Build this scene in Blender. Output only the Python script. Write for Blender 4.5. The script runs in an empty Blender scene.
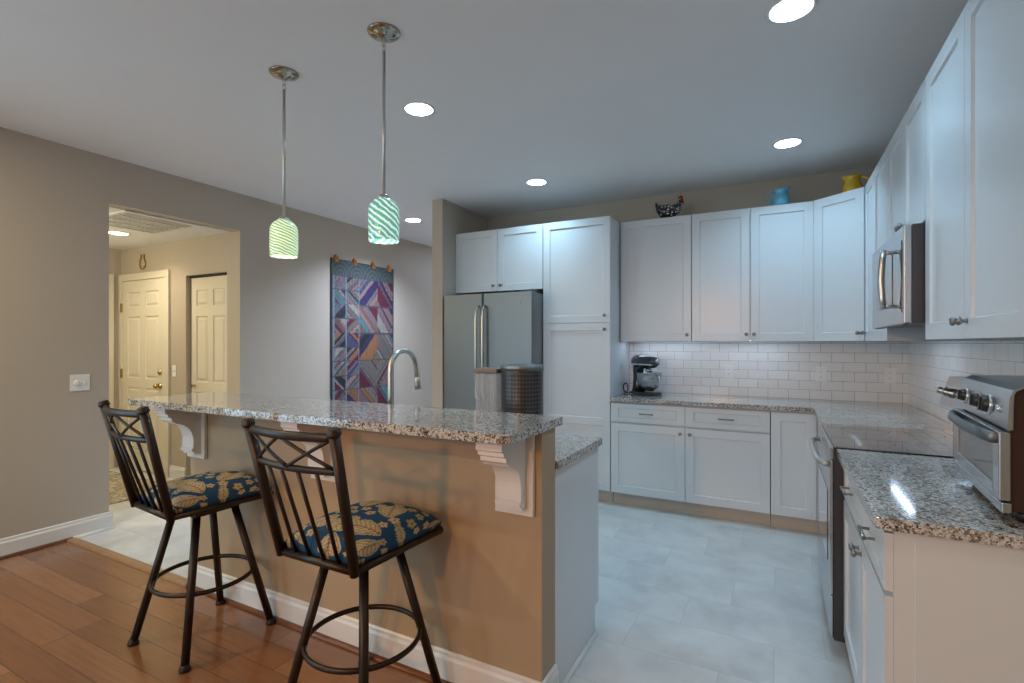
import bpy, bmesh, math, random
from mathutils import Vector, Matrix
from math import sin, cos, pi, atan2, radians as R

# ------------------------------------------------------------------ camera, world, exposure
S = bpy.context.scene
COL = S.collection
cam_d = bpy.data.cameras.new('camera'); cam = bpy.data.objects.new('camera', cam_d); COL.objects.link(cam)
cam.location = (0, 0, 1.372); cam.rotation_euler = (pi/2, 0, 0.4844)
cam_d.sensor_width = 36.0; cam_d.lens = 505.72/1024*36; cam_d.shift_y = 1.67/1024; cam_d.clip_start = .05
S.camera = cam
S.view_settings.view_transform = 'Standard'; S.view_settings.look = 'None'
S.view_settings.exposure = 0.0; S.view_settings.gamma = 1.0; S.view_settings.use_curve_mapping = False
W = bpy.data.worlds.new('world'); S.world = W; W.use_nodes = True
W.node_tree.nodes['Background'].inputs[0].default_value = (.6, .75, 1, 1)
W.node_tree.nodes['Background'].inputs[1].default_value = .3
S.cycles.use_denoising = True
S.cycles.max_bounces = 10; S.cycles.diffuse_bounces = 6
S.cycles.sample_clamp_indirect = 4.0

ZC = 2.75          # ceiling
YB = 4.80          # back wall
XR = 0.874         # right wall
XL = -4.385        # left wall

def lamp(kind, name, loc, col, power, size=.2, rot=(0, 0, 0), size_y=None):
    l = bpy.data.lights.new(name, kind); l.color = col; l.energy = power
    if kind == 'AREA':
        l.size = size
        if size_y: l.shape = 'RECTANGLE'; l.size_y = size_y
    else: l.shadow_soft_size = size
    o = bpy.data.objects.new(name, l); COL.objects.link(o); o.location = loc; o.rotation_euler = rot
    return o
# daylight entering through the big window of the rear wall, and the living room's warm lamp, behind the camera
lamp('AREA', 'daylight', (-2.6, -3.86, 1.35), (.75, .88, 1.0), 38, 2.4, (R(90), 0, 0), 2.0)
lamp('AREA', 'side_daylight', (XL-.09, -.75, 1.40), (.36, .74, 1.0), 43, 1.7, (R(90), 0, R(-90)), 1.9)
sl = lamp('SPOT', 'living_lamp', (-1.05, -1.9, 1.95), (1.0, .41, .12), 112, .09)
sl.rotation_euler = (Vector((-.75, 1.69, .45))-sl.location).to_track_quat('-Z', 'Y').to_euler()
sl.data.spot_size = R(62); sl.data.spot_blend = .7
for _x, _y in ((-3.5, .2), (-1.85, -2.2), (-3.5, -2.2)):      # unseen fill lights added to brighten the room
    lamp('AREA', 'living_fill', (_x, _y, ZC-.012), (1.0, .82, .50), 27, .14)
lamp('POINT', 'foyer_fill', (-5.5, 1.5, 2.10), (1.0, .96, .70), 24, .12)  # unseen fill added to brighten the foyer ceiling and walls
lamp('AREA', 'hall_fill', (-3.65, 6.4, ZC-.02), (.56, .71, 1.0), 12, .2)  # fill added out of view to lift the wall around the quilt
lamp('AREA', 'living_fill', (.50, .80, ZC-.012), (1.0, .85, .65), 4, .14)  # one more added fill, for the island end and base cabinets
DL = 400           # kitchen downlight radiance

# ------------------------------------------------------------------ materials
MATS = {}
class NT:
    def __init__(s, name):
        s.m = bpy.data.materials.new(name); s.m.use_nodes = True; s.t = s.m.node_tree
        s.b = s.t.nodes['Principled BSDF']
    def n(s, typ, ins=None, **at):
        nd = s.t.nodes.new(typ)
        for k, v in at.items(): setattr(nd, k, v)
        for k, v in (ins or {}).items(): s.put(nd, k, v)
        return nd
    def put(s, nd, k, v):
        i = nd.inputs[k]
        if hasattr(v, 'is_output') or hasattr(v, 'node'): s.t.links.new(v, i)
        elif hasattr(v, 'outputs'): s.t.links.new(v.outputs[0], i)
        else: i.default_value = v
    def math(s, op, a, b=None, c=None):
        nd = s.n('ShaderNodeMath', {0: a}, operation=op)
        if b is not None: s.put(nd, 1, b)
        if c is not None: s.put(nd, 2, c)
        return nd.outputs[0]
    def mix(s, f, a, b):
        nd = s.n('ShaderNodeMix', data_type='RGBA')
        s.put(nd, 0, f)
        for i, v in ((6, a), (7, b)):
            s.put(nd, i, v if hasattr(v, 'node') else (*v[:3], 1))
        return nd.outputs[2]
    def ramp(s, f, stops, const=False):
        nd = s.n('ShaderNodeValToRGB', {0: f}); cr = nd.color_ramp
        if const: cr.interpolation = 'CONSTANT'
        while len(cr.elements) < len(stops): cr.elements.new(.5)
        for e, (p, c) in zip(cr.elements, stops): e.position = p; e.color = (*c, 1)
        return nd.outputs[0]
    def obj(s): return s.n('ShaderNodeTexCoord').outputs['Object']
    def noise(s, vec, scale, detail=3, rough=.5):
        return s.n('ShaderNodeTexNoise', {'Vector': vec, 'Scale': scale, 'Detail': detail, 'Roughness': rough}).outputs[0]
    def mapping(s, vec, sc=(1, 1, 1), rot=(0, 0, 0)):
        return s.n('ShaderNodeMapping', {'Vector': vec, 'Scale': sc, 'Rotation': rot}).outputs[0]
    def bump(s, h, strength, dist=.002):
        nd = s.n('ShaderNodeBump', {'Height': h, 'Strength': strength, 'Distance': dist})
        s.put(s.b, 'Normal', nd.outputs[0])
    def set(s, **k):
        for a, v in k.items():
            nm = {'color': 'Base Color', 'rough': 'Roughness', 'metal': 'Metallic', 'coat': 'Coat Weight', 'coatr': 'Coat Roughness',
                  'trans': 'Transmission Weight', 'ior': 'IOR', 'emit': 'Emission Color', 'es': 'Emission Strength', 'alpha': 'Alpha', 'spec': 'Specular IOR Level'}[a]
            if isinstance(v, tuple) and len(v) == 3: v = (*v, 1)
            s.put(s.b, nm, v)

def pm(name, col, rough=.5, metal=0, var=.05, scale=6, bump=0, bscale=200, **k):
    q = NT(name); o = q.obj(); f = q.noise(o, scale)
    q.set(color=q.mix(f, tuple(c*(1-var) for c in col), tuple(min(1, c*(1+var)) for c in col)), rough=rough, metal=metal, **k)
    if bump: q.bump(q.noise(o, bscale, 2), bump, .001)
    MATS[name] = q.m; return q.m

paint = pm('wall_paint', (.48, .415, .34), .6, bump=.08, bscale=260, var=.02)
bar_lit_paint = pm('bar_wall_lit_paint', (.42, .31, .20), .55, bump=.08, bscale=260, var=.02)  # wall paint browned so its colour carries the warm lamp light
ceilm = pm('ceiling_paint', (.80, .79, .785), .8, bump=.06, bscale=220, var=.02)
white = pm('trim_white', (.74, .72, .70), .35, var=.02)
cabw = pm('cabinet_paint', (.66, .69, .72), .26, var=.015, scale=3)
doorw = pm('door_paint', (.72, .66, .55), .4, var=.02)
toem = pm('toe_kick_wood', (.58, .50, .43), .55, var=.08)
bronze = pm('dark_bronze', (.045, .032, .025), .38, .75, var=.2, scale=30)
nickel = pm('brushed_nickel', (.60, .575, .54), .28, 1, var=.06, scale=60)
pewter = pm('pewter_pull', (.30, .29, .28), .3, 1)
canopym = pm('polished_nickel', (.42, .38, .32), .10, 1, var=.25, scale=22)
chrome = pm('chrome', (.75, .75, .75), .10, 1, var=.02)
brass = pm('brass', (.55, .38, .14), .25, 1)
blackp = pm('black_plastic', (.012, .012, .013), .35)
darkm = pm('dark_grey_metal', (.07, .07, .075), .4, .6)
browns = pm('dark_brown_metal', (.045, .022, .016), .45, .2)
plate = pm('plate_plastic', (.84, .83, .82), .35)
redg = pm('red_glaze', (.42, .02, .015), .15, coat=.5)
blueg = pm('blue_glaze', (.10, .42, .60), .10, coat=1.0)
yelg = pm('yellow_glaze', (.72, .44, .012), .10, coat=1.0)
copper = pm('copper_clip', (.62, .24, .07), .3, .7)
mixb = pm('mixer_enamel', (.012, .016, .018), .12, coat=1.0)
fridge_side = pm('fridge_side_grey', (.22, .225, .23), .45, .3)
gap = pm('track_black', (.03, .03, .03), .8)  # near-black of the closet door track

def steel(name, col, rough, axis):
    q = NT(name); o = q.obj()
    sc = [400, 400, 400]; sc[axis] = 3
    f = q.noise(q.mapping(o, sc), 1, 2)
    q.set(color=q.mix(f, tuple(c*.93 for c in col), tuple(c*1.05 for c in col)), metal=1.0,
          rough=q.math('MULTIPLY_ADD', f, .12, rough-.06))
    MATS[name] = q.m; return q.m
steel_v = steel('brushed_steel', (.23, .245, .255), .42, 2)
steel_d = steel('oven_steel', (.54, .56, .58), .24, 0)

def granite():
    q = NT('granite'); o = q.obj()
    v1 = q.n('ShaderNodeTexVoronoi', {'Vector': o, 'Scale': 210.0})
    v2 = q.n('ShaderNodeTexVoronoi', {'Vector': o, 'Scale': 110.0})
    c1 = q.n('ShaderNodeSeparateColor', {0: v1.outputs['Color']}).outputs[0]
    c2 = q.n('ShaderNodeSeparateColor', {0: v2.outputs['Color']}).outputs[1]
    big = q.noise(o, 9, 3)
    f = q.math('ADD', q.math('MULTIPLY', c1, .72), q.math('MULTIPLY', big, .42))
    a = q.ramp(f, [(0, (.03, .027, .026)), (.22, (.14, .10, .075)), (.34, (.30, .26, .22)), (.48, (.45, .435, .415)), (.66, (.59, .585, .575))], True)
    b = q.ramp(c2, [(0, (.06, .05, .045)), (.08, (.36, .25, .17)), (.20, (1, 1, 1))], True)
    m = q.n('ShaderNodeMix', data_type='RGBA', blend_type='MULTIPLY'); q.put(m, 0, .75); q.put(m, 6, a); q.put(m, 7, b)
    q.set(color=m.outputs[2], rough=.10, coat=.3, coatr=.04)
    MATS['granite'] = q.m; return q.m
gran = granite()

def wood_floor():
    q = NT('hardwood'); o = q.n('ShaderNodeSeparateXYZ', {0: q.obj()})
    x, y = o.outputs[0], o.outputs[1]
    row = q.math('FLOOR', q.math('DIVIDE', y, .128))
    rr = q.n('ShaderNodeTexWhiteNoise', {'W': row}, noise_dimensions='1D').outputs[0]
    xs = q.math('ADD', q.math('DIVIDE', x, 1.15), q.math('MULTIPLY', rr, 7.0))
    colm = q.math('FLOOR', xs)
    cid = q.n('ShaderNodeCombineXYZ', {0: colm, 1: row}).outputs[0]
    rnd = q.n('ShaderNodeTexWhiteNoise', {'Vector': cid}, noise_dimensions='2D').outputs[0]
    g = q.n('ShaderNodeCombineXYZ', {0: q.math('MULTIPLY', x, 2.2), 1: q.math('MULTIPLY', y, 38.0), 2: q.math('MULTIPLY', rnd, 20)}).outputs[0]
    grain = q.noise(g, 1.6, 5, .6)
    base = q.ramp(rnd, [(0, (.235, .095, .040)), (.5, (.30, .128, .055)), (1, (.36, .165, .075))])
    dark = q.mix(q.math('MULTIPLY', q.math('SUBTRACT', grain, .35), 1.5), (.8, .8, .8), (1.15, 1.15, 1.15))
    m = q.n('ShaderNodeMix', data_type='RGBA', blend_type='MULTIPLY'); q.put(m, 0, 1.0); q.put(m, 6, base); q.put(m, 7, dark)
    fy = q.math('FRACT', q.math('DIVIDE', y, .128)); fx = q.math('FRACT', xs)
    e1 = q.math('LESS_THAN', fy, .022); e2 = q.math('LESS_THAN', fx, .003)
    seam = q.math('MAXIMUM', e1, e2)
    q.set(color=q.mix(q.math('MULTIPLY', seam, .75), m.outputs[2], (.05, .018, .008)), rough=q.math('MULTIPLY_ADD', grain, .12, .15), coat=.35, coatr=.12)
    q.bump(q.math('SUBTRACT', 1.0, seam), .3, .001)
    MATS['hardwood'] = q.m; return q.m
hard = wood_floor()

def tile_floor():
    q = NT('floor_tile'); oc = q.obj(); o = q.n('ShaderNodeSeparateXYZ', {0: oc})
    x, y = o.outputs[0], o.outputs[1]
    yy = q.math('DIVIDE', q.math('SUBTRACT', y, 1.965), .305)
    row = q.math('FLOOR', yy)
    xs = q.math('DIVIDE', q.math('ADD', q.math('ADD', x, .22), q.math('MULTIPLY', row, -.2033)), .61)
    fx = q.math('FRACT', xs); fy = q.math('FRACT', yy)
    cid = q.n('ShaderNodeCombineXYZ', {0: q.math('FLOOR', xs), 1: row}).outputs[0]
    rnd = q.n('ShaderNodeTexWhiteNoise', {'Vector': cid}, noise_dimensions='2D').outputs[0]
    vec = q.n('ShaderNodeCombineXYZ', {0: x, 1: y, 2: q.math('MULTIPLY', rnd, 9)}).outputs[0]
    cl = q.noise(vec, 3.4, 6, .62)
    col = q.ramp(cl, [(.32, (.52, .525, .52)), (.5, (.62, .625, .62)), (.68, (.70, .705, .70))])
    dx = q.math('LESS_THAN', q.math('MINIMUM', fx, q.math('SUBTRACT', 1.0, fx)), .0028)
    dy = q.math('LESS_THAN', q.math('MINIMUM', fy, q.math('SUBTRACT', 1.0, fy)), .0056)
    g = q.math('MAXIMUM', dx, dy)
    q.set(color=q.mix(q.math('MULTIPLY', g, .42), col, (.33, .33, .33)), rough=.32)
    q.bump(q.math('SUBTRACT', 1.0, g), .25, .001)
    MATS['floor_tile'] = q.m; return q.m
tilef = tile_floor()

def subway(name, ax):
    q = NT(name); o = q.n('ShaderNodeSeparateXYZ', {0: q.obj()})
    v = q.n('ShaderNodeCombineXYZ', {0: o.outputs[ax], 1: q.math('SUBTRACT', o.outputs[2], .914)}).outputs[0]
    br = q.n('ShaderNodeTexBrick', {'Vector': v, 'Scale': 1.0, 'Mortar Size': .0016, 'Mortar Smooth': .2, 'Brick Width': .1524, 'Row Height': .0762,
             'Color1': (.80, .79, .785, 1), 'Color2': (.86, .85, .84, 1), 'Mortar': (.36, .355, .35, 1)}, offset=.5)
    wv = q.noise(q.obj(), 14, 2)
    q.set(color=br.outputs['Color'], rough=.10, coat=.4)
    q.bump(q.math('ADD', q.math('SUBTRACT', 1.0, br.outputs['Fac']), q.math('MULTIPLY', wv, .5)), .35, .0012)
    MATS[name] = q.m; return q.m
sub_b = subway('subway_tile', 0); sub_r = subway('subway_tile_side', 1)

def attr_mat(name, rough, bscale=900, bump=.3, spec=.2):
    q = NT(name)
    a = q.n('ShaderNodeAttribute', attribute_name='Col')
    nz = q.noise(q.obj(), 420, 2)
    m = q.n('ShaderNodeMix', data_type='RGBA', blend_type='MULTIPLY'); q.put(m, 0, 1.0); q.put(m, 6, a.outputs['Color'])
    q.put(m, 7, q.mix(nz, (.85, .85, .85), (1.1, 1.1, 1.1)))
    q.set(color=m.outputs[2], rough=rough, spec=spec); q.bump(q.noise(q.obj(), bscale, 2), bump, .0006)
    MATS[name] = q.m; return q.m
fabric = attr_mat('seat_fabric', .8); quiltm = attr_mat('quilt_cloth', .9, 160, .5)

def emis(name, col, st):
    q = NT(name); f = q.noise(q.obj(), 5)
    q.set(color=(.8, .8, .8), emit=q.mix(f, tuple(c*.98 for c in col), col), es=st); MATS[name] = q.m; return q.m
lens_c = emis('downlight_lens', (.42, .71, .93), DL*.88)
lens_w = emis('warm_downlight_lens', (1.0, .82, .55), DL*.7)
lens_n = emis('hall_downlight_lens', (.60, .74, .98), DL*5.8)
bulbm = emis('bulb', (1.0, .88, .60), 3)
ledm = emis('led_bar_lens', (.60, .78, 1.0), 15)

def shade_mat(name, turns, lit, stops):
    q = NT(name); o = q.n('ShaderNodeSeparateXYZ', {0: q.obj()})
    ang = q.math('ARCTAN2', o.outputs[1], o.outputs[0])
    wob = q.noise(q.obj(), 26, 3)
    ph = q.math('ADD', q.math('ADD', q.math('MULTIPLY', ang, 10.0), q.math('MULTIPLY', o.outputs[2], turns)), q.math('MULTIPLY', wob, 6.5))
    s = q.math('MULTIPLY_ADD', q.math('SINE', ph), .5, .5)
    col = q.ramp(s, stops)
    q.set(color=col, rough=.15, trans=.25, coat=.6, emit=q.mix(.35, col, lit), es=.42)
    MATS[name] = q.m; return q.m
shade_a = shade_mat('swirl_glass', 230, (.70, .85, .78), [(.15, (.03, .30, .27)), (.60, (.16, .50, .45)), (.86, (.78, .92, .86))]); shade_b = shade_mat('swirl_glass_warm', 430, (.95, .95, .50), [(.10, (.10, .36, .30)), (.45, (.42, .60, .40)), (.75, (.86, .92, .66))])

def glass(name, col, rough=.03, alpha=.35):
    q = NT(name); f = q.noise(q.obj(), 4)
    q.set(color=q.mix(f, col, tuple(min(1, c*1.05) for c in col)), rough=rough, alpha=alpha, spec=.6); MATS[name] = q.m; return q.m
clearp = glass('clear_plastic', (.62, .66, .74), .08, .30)
ovenglass = glass('oven_glass', (.44, .45, .46), .04, .55)
def cookglass():
    q = NT('black_glass'); f = q.noise(q.obj(), 3)
    q.set(color=q.mix(f, (.02, .02, .022), (.03, .03, .032)), rough=.05, coat=1.0, coatr=.02); return q.m
blackg = cookglass()
def hen_m():
    q = NT('speckled_glaze'); v = q.n('ShaderNodeTexVoronoi', {'Vector': q.obj(), 'Scale': 42.0})
    d = q.math('LESS_THAN', v.outputs['Distance'], .27)
    q.set(color=q.mix(d, (.016, .016, .018), (.75, .75, .75)), rough=.15, coat=.7); return q.m
henm = hen_m()
def rug_m():
    q = NT('rug_weave'); o = q.obj()
    v = q.n('ShaderNodeTexVoronoi', {'Vector': o, 'Scale': 16.0}, feature='DISTANCE_TO_EDGE').outputs['Distance']
    n2 = q.noise(o, 30, 3)
    q.set(color=q.ramp(q.math('ADD', v, q.math('MULTIPLY', n2, .25)), [(.10, (.22, .18, .12)), (.26, (.42, .36, .26)), (.36, (.56, .50, .38))]), rough=.95)
    q.bump(q.noise(o, 300, 2), .6, .003); return q.m
rugm = rug_m()
def ribbed():
    q = NT('dark_perforated_metal'); o = q.n('ShaderNodeSeparateXYZ', {0: q.obj()})
    ang = q.math('ARCTAN2', o.outputs[1], o.outputs[0])
    d1 = q.math('GREATER_THAN', q.math('SINE', q.math('MULTIPLY', o.outputs[2], 340.0)), .55)
    d2 = q.math('GREATER_THAN', q.math('SINE', q.math('MULTIPLY', ang, 40.0)), -.2)
    f = q.math('MULTIPLY', d1, d2)
    q.set(color=q.mix(f, (.10, .095, .10), (.20, .195, .195)), metal=.9, rough=.35); return q.m
ribm = ribbed()

# ------------------------------------------------------------------ mesh helpers
class MB:
    def __init__(s): s.bm = bmesh.new()
    def face(s, vs, smooth=False):
        try: f = s.bm.faces.new(vs); f.smooth = smooth; return f
        except ValueError: return None
    def box(s, x0, x1, y0, y1, z0, z1, bev=0, seg=2):
        bm = s.bm
        v = [bm.verts.new((x, y, z)) for z in (z0, z1) for y in (y0, y1) for x in (x0, x1)]
        fs = [s.face([v[i] for i in q]) for q in ((0, 2, 3, 1), (4, 5, 7, 6), (0, 1, 5, 4), (2, 6, 7, 3), (0, 4, 6, 2), (1, 3, 7, 5))]
        if bev:
            es = list({e for f in fs for e in f.edges})
            r = bmesh.ops.bevel(bm, geom=es, offset=bev, segments=seg, profile=.5, affect='EDGES')
        return s
    def prism(s, poly, axis, a, b, smooth=False, bev=0):
        """poly: 2-D points; axis: 'x' -> (y,z), 'y' -> (x,z), 'z' -> (x,y)"""
        def P(p, t): return {'x': (t, p[0], p[1]), 'y': (p[0], t, p[1]), 'z': (p[0], p[1], t)}[axis]
        A = [s.bm.verts.new(P(p, a)) for p in poly]; B = [s.bm.verts.new(P(p, b)) for p in poly]
        n = len(poly); fs = [s.face(A[::-1]), s.face(B)]
        for i in range(n): fs.append(s.face([A[i], A[(i+1) % n], B[(i+1) % n], B[i]], smooth))
        if bev:
            es = [e for f in fs[:2] for e in f.edges]
            bmesh.ops.bevel(s.bm, geom=es, offset=bev, segments=2, profile=.5, affect='EDGES')
        return s
    def rings(s, rr, closed=False, cap=True, smooth=True):
        V = [[s.bm.verts.new(p) for p in r] for r in rr]; n = len(rr[0])
        m = len(V)
        for i in range(m if closed else m-1):
            a, b = V[i], V[(i+1) % m]
            for j in range(n): s.face([a[j], a[(j+1) % n], b[(j+1) % n], b[j]], smooth)
        if cap and not closed: s.face(V[0][::-1]); s.face(V[-1])
        return s
    def tube(s, pts, r, seg=10, closed=False, flat=1.0):
        pts = [Vector(p) for p in pts]; n = len(pts); rr = []
        up = None
        for i, p in enumerate(pts):
            if closed: t = pts[(i+1) % n]-pts[i-1]
            else: t = pts[min(i+1, n-1)]-pts[max(i-1, 0)]
            t.normalize()
            if up is None:
                up = Vector((0, 0, 1)) if abs(t.z) < .9 else Vector((0, 1, 0))
            u = (up-t*up.dot(t)).normalized(); w = t.cross(u); up = u
            q = r[i] if isinstance(r, (list, tuple)) else r
            rr.append([p+u*q*cos(a)+w*q*flat*sin(a) for a in [2*pi*k/seg for k in range(seg)]])
        return s.rings(rr, closed)
    def lathe(s, prof, c=(0, 0, 0), seg=24, axis='z', ecc=1.0):
        rr = []
        for r, z in prof:
            ring = []
            for k in range(seg):
                a = 2*pi*k/seg; x, y = r*cos(a), r*sin(a)*ecc
                p = {'z': (x, y, z), 'y': (x, z, -y), 'x': (z, x, y)}[axis]
                ring.append((p[0]+c[0], p[1]+c[1], p[2]+c[2]))
            rr.append(ring)
        return s.rings(rr)
    def loft(s, secs, seg=20):
        """secs: (centre, half width along x, half height, tilt of the section about x)"""
        rr = []
        for c, rx, rz, tl in secs:
            ring = []
            for k in range(seg):
                a = 2*pi*k/seg; x = rx*cos(a); h = rz*sin(a)
                ring.append((c[0]+x, c[1]-h*sin(tl), c[2]+h*cos(tl)))
            rr.append(ring)
        return s.rings(rr)
    def cell(s, o, i, yf, rec=.009, ch=.004, raised=0):
        """one panel of a door front facing -y: o, i = outer and inner rectangles (x0,x1,z0,z1)"""
        def ring(r, y): return [s.bm.verts.new(p) for p in ((r[0], y, r[2]), (r[1], y, r[2]), (r[1], y, r[3]), (r[0], y, r[3]))]
        rs = [ring(o, yf), ring(i, yf), ring((i[0]+ch, i[1]-ch, i[2]+ch, i[3]-ch), yf+rec)]
        if raised:
            k = ch+.012
            rs += [ring((i[0]+k, i[1]-k, i[2]+k, i[3]-k), yf+rec)]
            k2 = k+.018
            rs += [ring((i[0]+k2, i[1]-k2, i[2]+k2, i[3]-k2), yf+.001)]
        for a, b in zip(rs, rs[1:]):
            for j in range(4): s.face([a[j], a[(j+1) % 4], b[(j+1) % 4], b[j]])
        s.face(rs[-1]); return s
    def skirt(s, x0, x1, z0, z1, yf, t):
        v = [s.bm.verts.new(p) for p in ((x0, yf, z0), (x1, yf, z0), (x1, yf, z1), (x0, yf, z1), (x0, yf+t, z0), (x1, yf+t, z0), (x1, yf+t, z1), (x0, yf+t, z1))]
        for q in ((0, 4, 5, 1), (1, 5, 6, 2), (2, 6, 7, 3), (3, 7, 4, 0), (4, 7, 6, 5)): s.face([v[i] for i in q])
        return s
    def shaker(s, x0, x1, z0, z1, yf=-.02, t=.0195, fw=.062, fr=None, mids=()):
        fr = fr or fw
        zs = [z0]+list(mids)+[z1]
        for k in range(len(zs)-1):
            a, b = zs[k], zs[k+1]
            s.cell((x0, x1, a, b), (x0+fw, x1-fw, a+(fr if k == 0 else fr/2), b-(fr if k == len(zs)-2 else fr/2)), yf)
        return s.skirt(x0, x1, z0, z1, yf, t)
    def xf(s, m): bmesh.ops.transform(s.bm, matrix=m, verts=s.bm.verts); return s
    def mesh(s, name, weld=True):
        if weld: bmesh.ops.remove_doubles(s.bm, verts=s.bm.verts, dist=1e-5)
        bmesh.ops.recalc_face_normals(s.bm, faces=s.bm.faces)
        me = bpy.data.meshes.new(name); s.bm.to_mesh(me); s.bm.free(); return me

def part(name, mb, m, parent=None, label=None, weld=True):
    me = mb.mesh(name, weld) if isinstance(mb, MB) else mb
    if m: me.materials.append(m)
    o = bpy.data.objects.new(name, me); COL.objects.link(o)
    if parent: o.parent = parent
    if label: o['label'] = label
    return o
def tag(o, label, cat, group=None, kind=None):
    o['label'] = label; o['category'] = cat
    if group: o['group'] = group
    if kind: o['kind'] = kind
    return o
def thing(name, label, cat, loc=(0, 0, 0), rz=0, group=None):
    o = bpy.data.objects.new(name, None); COL.objects.link(o); o.empty_display_size = .1
    o.location = loc; o.rotation_euler = (0, 0, rz); return tag(o, label, cat, group)
def solo(name, mb, m, label, cat, loc=(0, 0, 0), rz=0, group=None):
    o = part(name, mb, m); o.location = loc; o.rotation_euler = (0, 0, rz); return tag(o, label, cat, group)
def struct(name, mb, m, label=None, parent=None):
    o = part(name, mb, m, parent); o['kind'] = 'structure'
    if label: o['label'] = label
    return o
def dup(root, loc, rz, label, group=None):
    r = root.copy(); COL.objects.link(r); r.location = loc; r.rotation_euler = (0, 0, rz); r['label'] = label
    if group: r['group'] = group
    for ch in list(root.children):
        c = ch.copy(); COL.objects.link(c); c.parent = r
        for g in list(ch.children):
            d = g.copy(); COL.objects.link(d); d.parent = c
    return r
def circ(cx, cy, r, n=32): return [(cx+r*cos(2*pi*k/n), cy+r*sin(2*pi*k/n)) for k in range(n)]
def sheet_with_holes(rect, z, holes):
    mb = MB(); bm = mb.bm; es = []
    for loop in [[(rect[0], rect[2]), (rect[1], rect[2]), (rect[1], rect[3]), (rect[0], rect[3])]]+[circ(*h) for h in holes]:
        vs = [bm.verts.new((x, y, z)) for x, y in loop]
        es += [bm.edges.new((vs[i], vs[(i+1) % len(vs)])) for i in range(len(vs))]
    bmesh.ops.triangle_fill(bm, edges=es, use_beauty=True)
    return mb

# ------------------------------------------------------------------ room shell
mb = MB().box(XL-.12, XR, -3.8, 1.69, -.05, 0)
struct('floor', mb, hard, 'glossy reddish brown hardwood plank floor')
mb = MB().box(-6.6, XR+.1, 1.69, 8.0, -.05, 0); mb.box(-6.6, XL-.12, 1.1, 1.69, -.05, 0)
struct('floor', mb, tilef, 'pale grey rectangular tile floor of the kitchen and hall')
lights = [(0.047, 2.381), (0.057, 3.964), (-1.87, 2.379), (-1.828, 3.924), (-3.615, 4.491)]
cl = sheet_with_holes((XL-.12, XR+.12, -3.92, 8.1), ZC, [(x, y, .0795) for x, y in lights])
struct('ceiling', cl, ceilm, 'flat white painted ceiling with recessed lights')
struct('ceiling', MB().box(XL-.2, XR+.2, -4.0, 8.2, 2.96, 3.02), ceilm, 'unseen slab added above the ceiling to keep light out')  # added over the light holes to stop light leaking in
FC = 2.41
struct('ceiling', sheet_with_holes((-6.6, XL-.1, 1.08, 3.0), FC, [(-5.504, 2.488, .0795)]), ceilm, 'lower ceiling of the foyer')
struct('ceiling', MB().box(-6.6, XL-.121, 1.08, 3.0, FC+.2, FC+.24), ceilm, 'unseen slab added above the foyer to keep light out')  # likewise added to close the foyer light hole from above
mb = MB().box(XL-.12, XL, -3.8, -1.65, 0, ZC); mb.box(XL-.12, XL, .15, 1.924, 0, ZC); mb.box(XL-.12, XL, -1.65, .15, 0, .40); mb.box(XL-.12, XL, -1.65, .15, 2.40, ZC); mb.box(XL-.12, XL, 1.924, 2.955, FC, ZC); mb.box(XL-.12, XL, 2.955, 8.0, 0, ZC)
struct('wall_left', mb, paint, 'greige painted wall with the opening to the foyer')
mb = MB().box(-6.6, -5.236, 2.955, 3.075, 0, FC+.2); mb.box(-4.578, XL-.121, 2.955, 3.075, 0, FC+.2); mb.box(-5.236, -4.578, 2.955, 3.075, 2.045, FC+.2)
mb.box(-5.3, -4.5, 3.08, 3.1, 0, 2.1)
struct('wall_foyer', mb, paint, 'tan foyer wall with the front door and the closet')
struct('wall_foyer', MB().box(-6.6, -6.48, 1.2, 2.954, 0, FC+.2), paint)
struct('wall_foyer', MB().box(-6.6, XL-.121, 1.08, 1.2, 0, FC+.2), paint)
struct('wall_back', MB().box(-2.83, XR+.12, YB, YB+.12, 0, ZC), paint, 'tan painted wall behind the cabinets')
struct('wall_partition', MB().box(-2.95, -2.83, 3.955, 8.0, 0, ZC), paint, 'end of the partition wall beside the refrigerator')
struct('wall_right', MB().box(XR, XR+.12, -3.8, YB, 0, ZC), paint)
struct('wall_hall', MB().box(XL-.12, -2.83, 8.0, 8.12, 0, ZC), paint)
mb = MB().box(XL-.12, -3.8, -3.92, -3.8, 0, ZC); mb.box(-1.4, XR+.12, -3.92, -3.8, 0, ZC); mb.box(-3.8, -1.4, -3.92, -3.8, 2.36, ZC); mb.box(-3.8, -1.4, -3.92, -3.8, 0, .32)
struct('wall_rear', mb, paint)
wf = MB()
for x in (-3.8, -2.63, -1.46): wf.box(x, x+.06, -3.83, -3.79, .32, 2.36)
wf.box(-3.8, -1.4, -3.83, -3.79, .32, .38); wf.box(-3.8, -1.4, -3.83, -3.79, 2.3, 2.36)
struct('window_1', wf, white)
wf = MB()
for y in (-1.65, -.78, .09): wf.box(XL-.05, XL-.01, y, y+.06, .40, 2.40)
wf.box(XL-.05, XL-.01, -1.65, .15, .40, .46); wf.box(XL-.05, XL-.01, -1.65, .15, 2.34, 2.40)
struct('window_2', wf, white)
# knee wall of the bar
KX0, KX1, KY0, KY1, KZ = -2.95, -.766, 1.69, 1.815, 1.047
struct('wall_bar', MB().box(KX0, KX1, KY0, KY1, 0, KZ), bar_lit_paint, 'half wall under the raised bar, warm light tinted into its paint')

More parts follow.
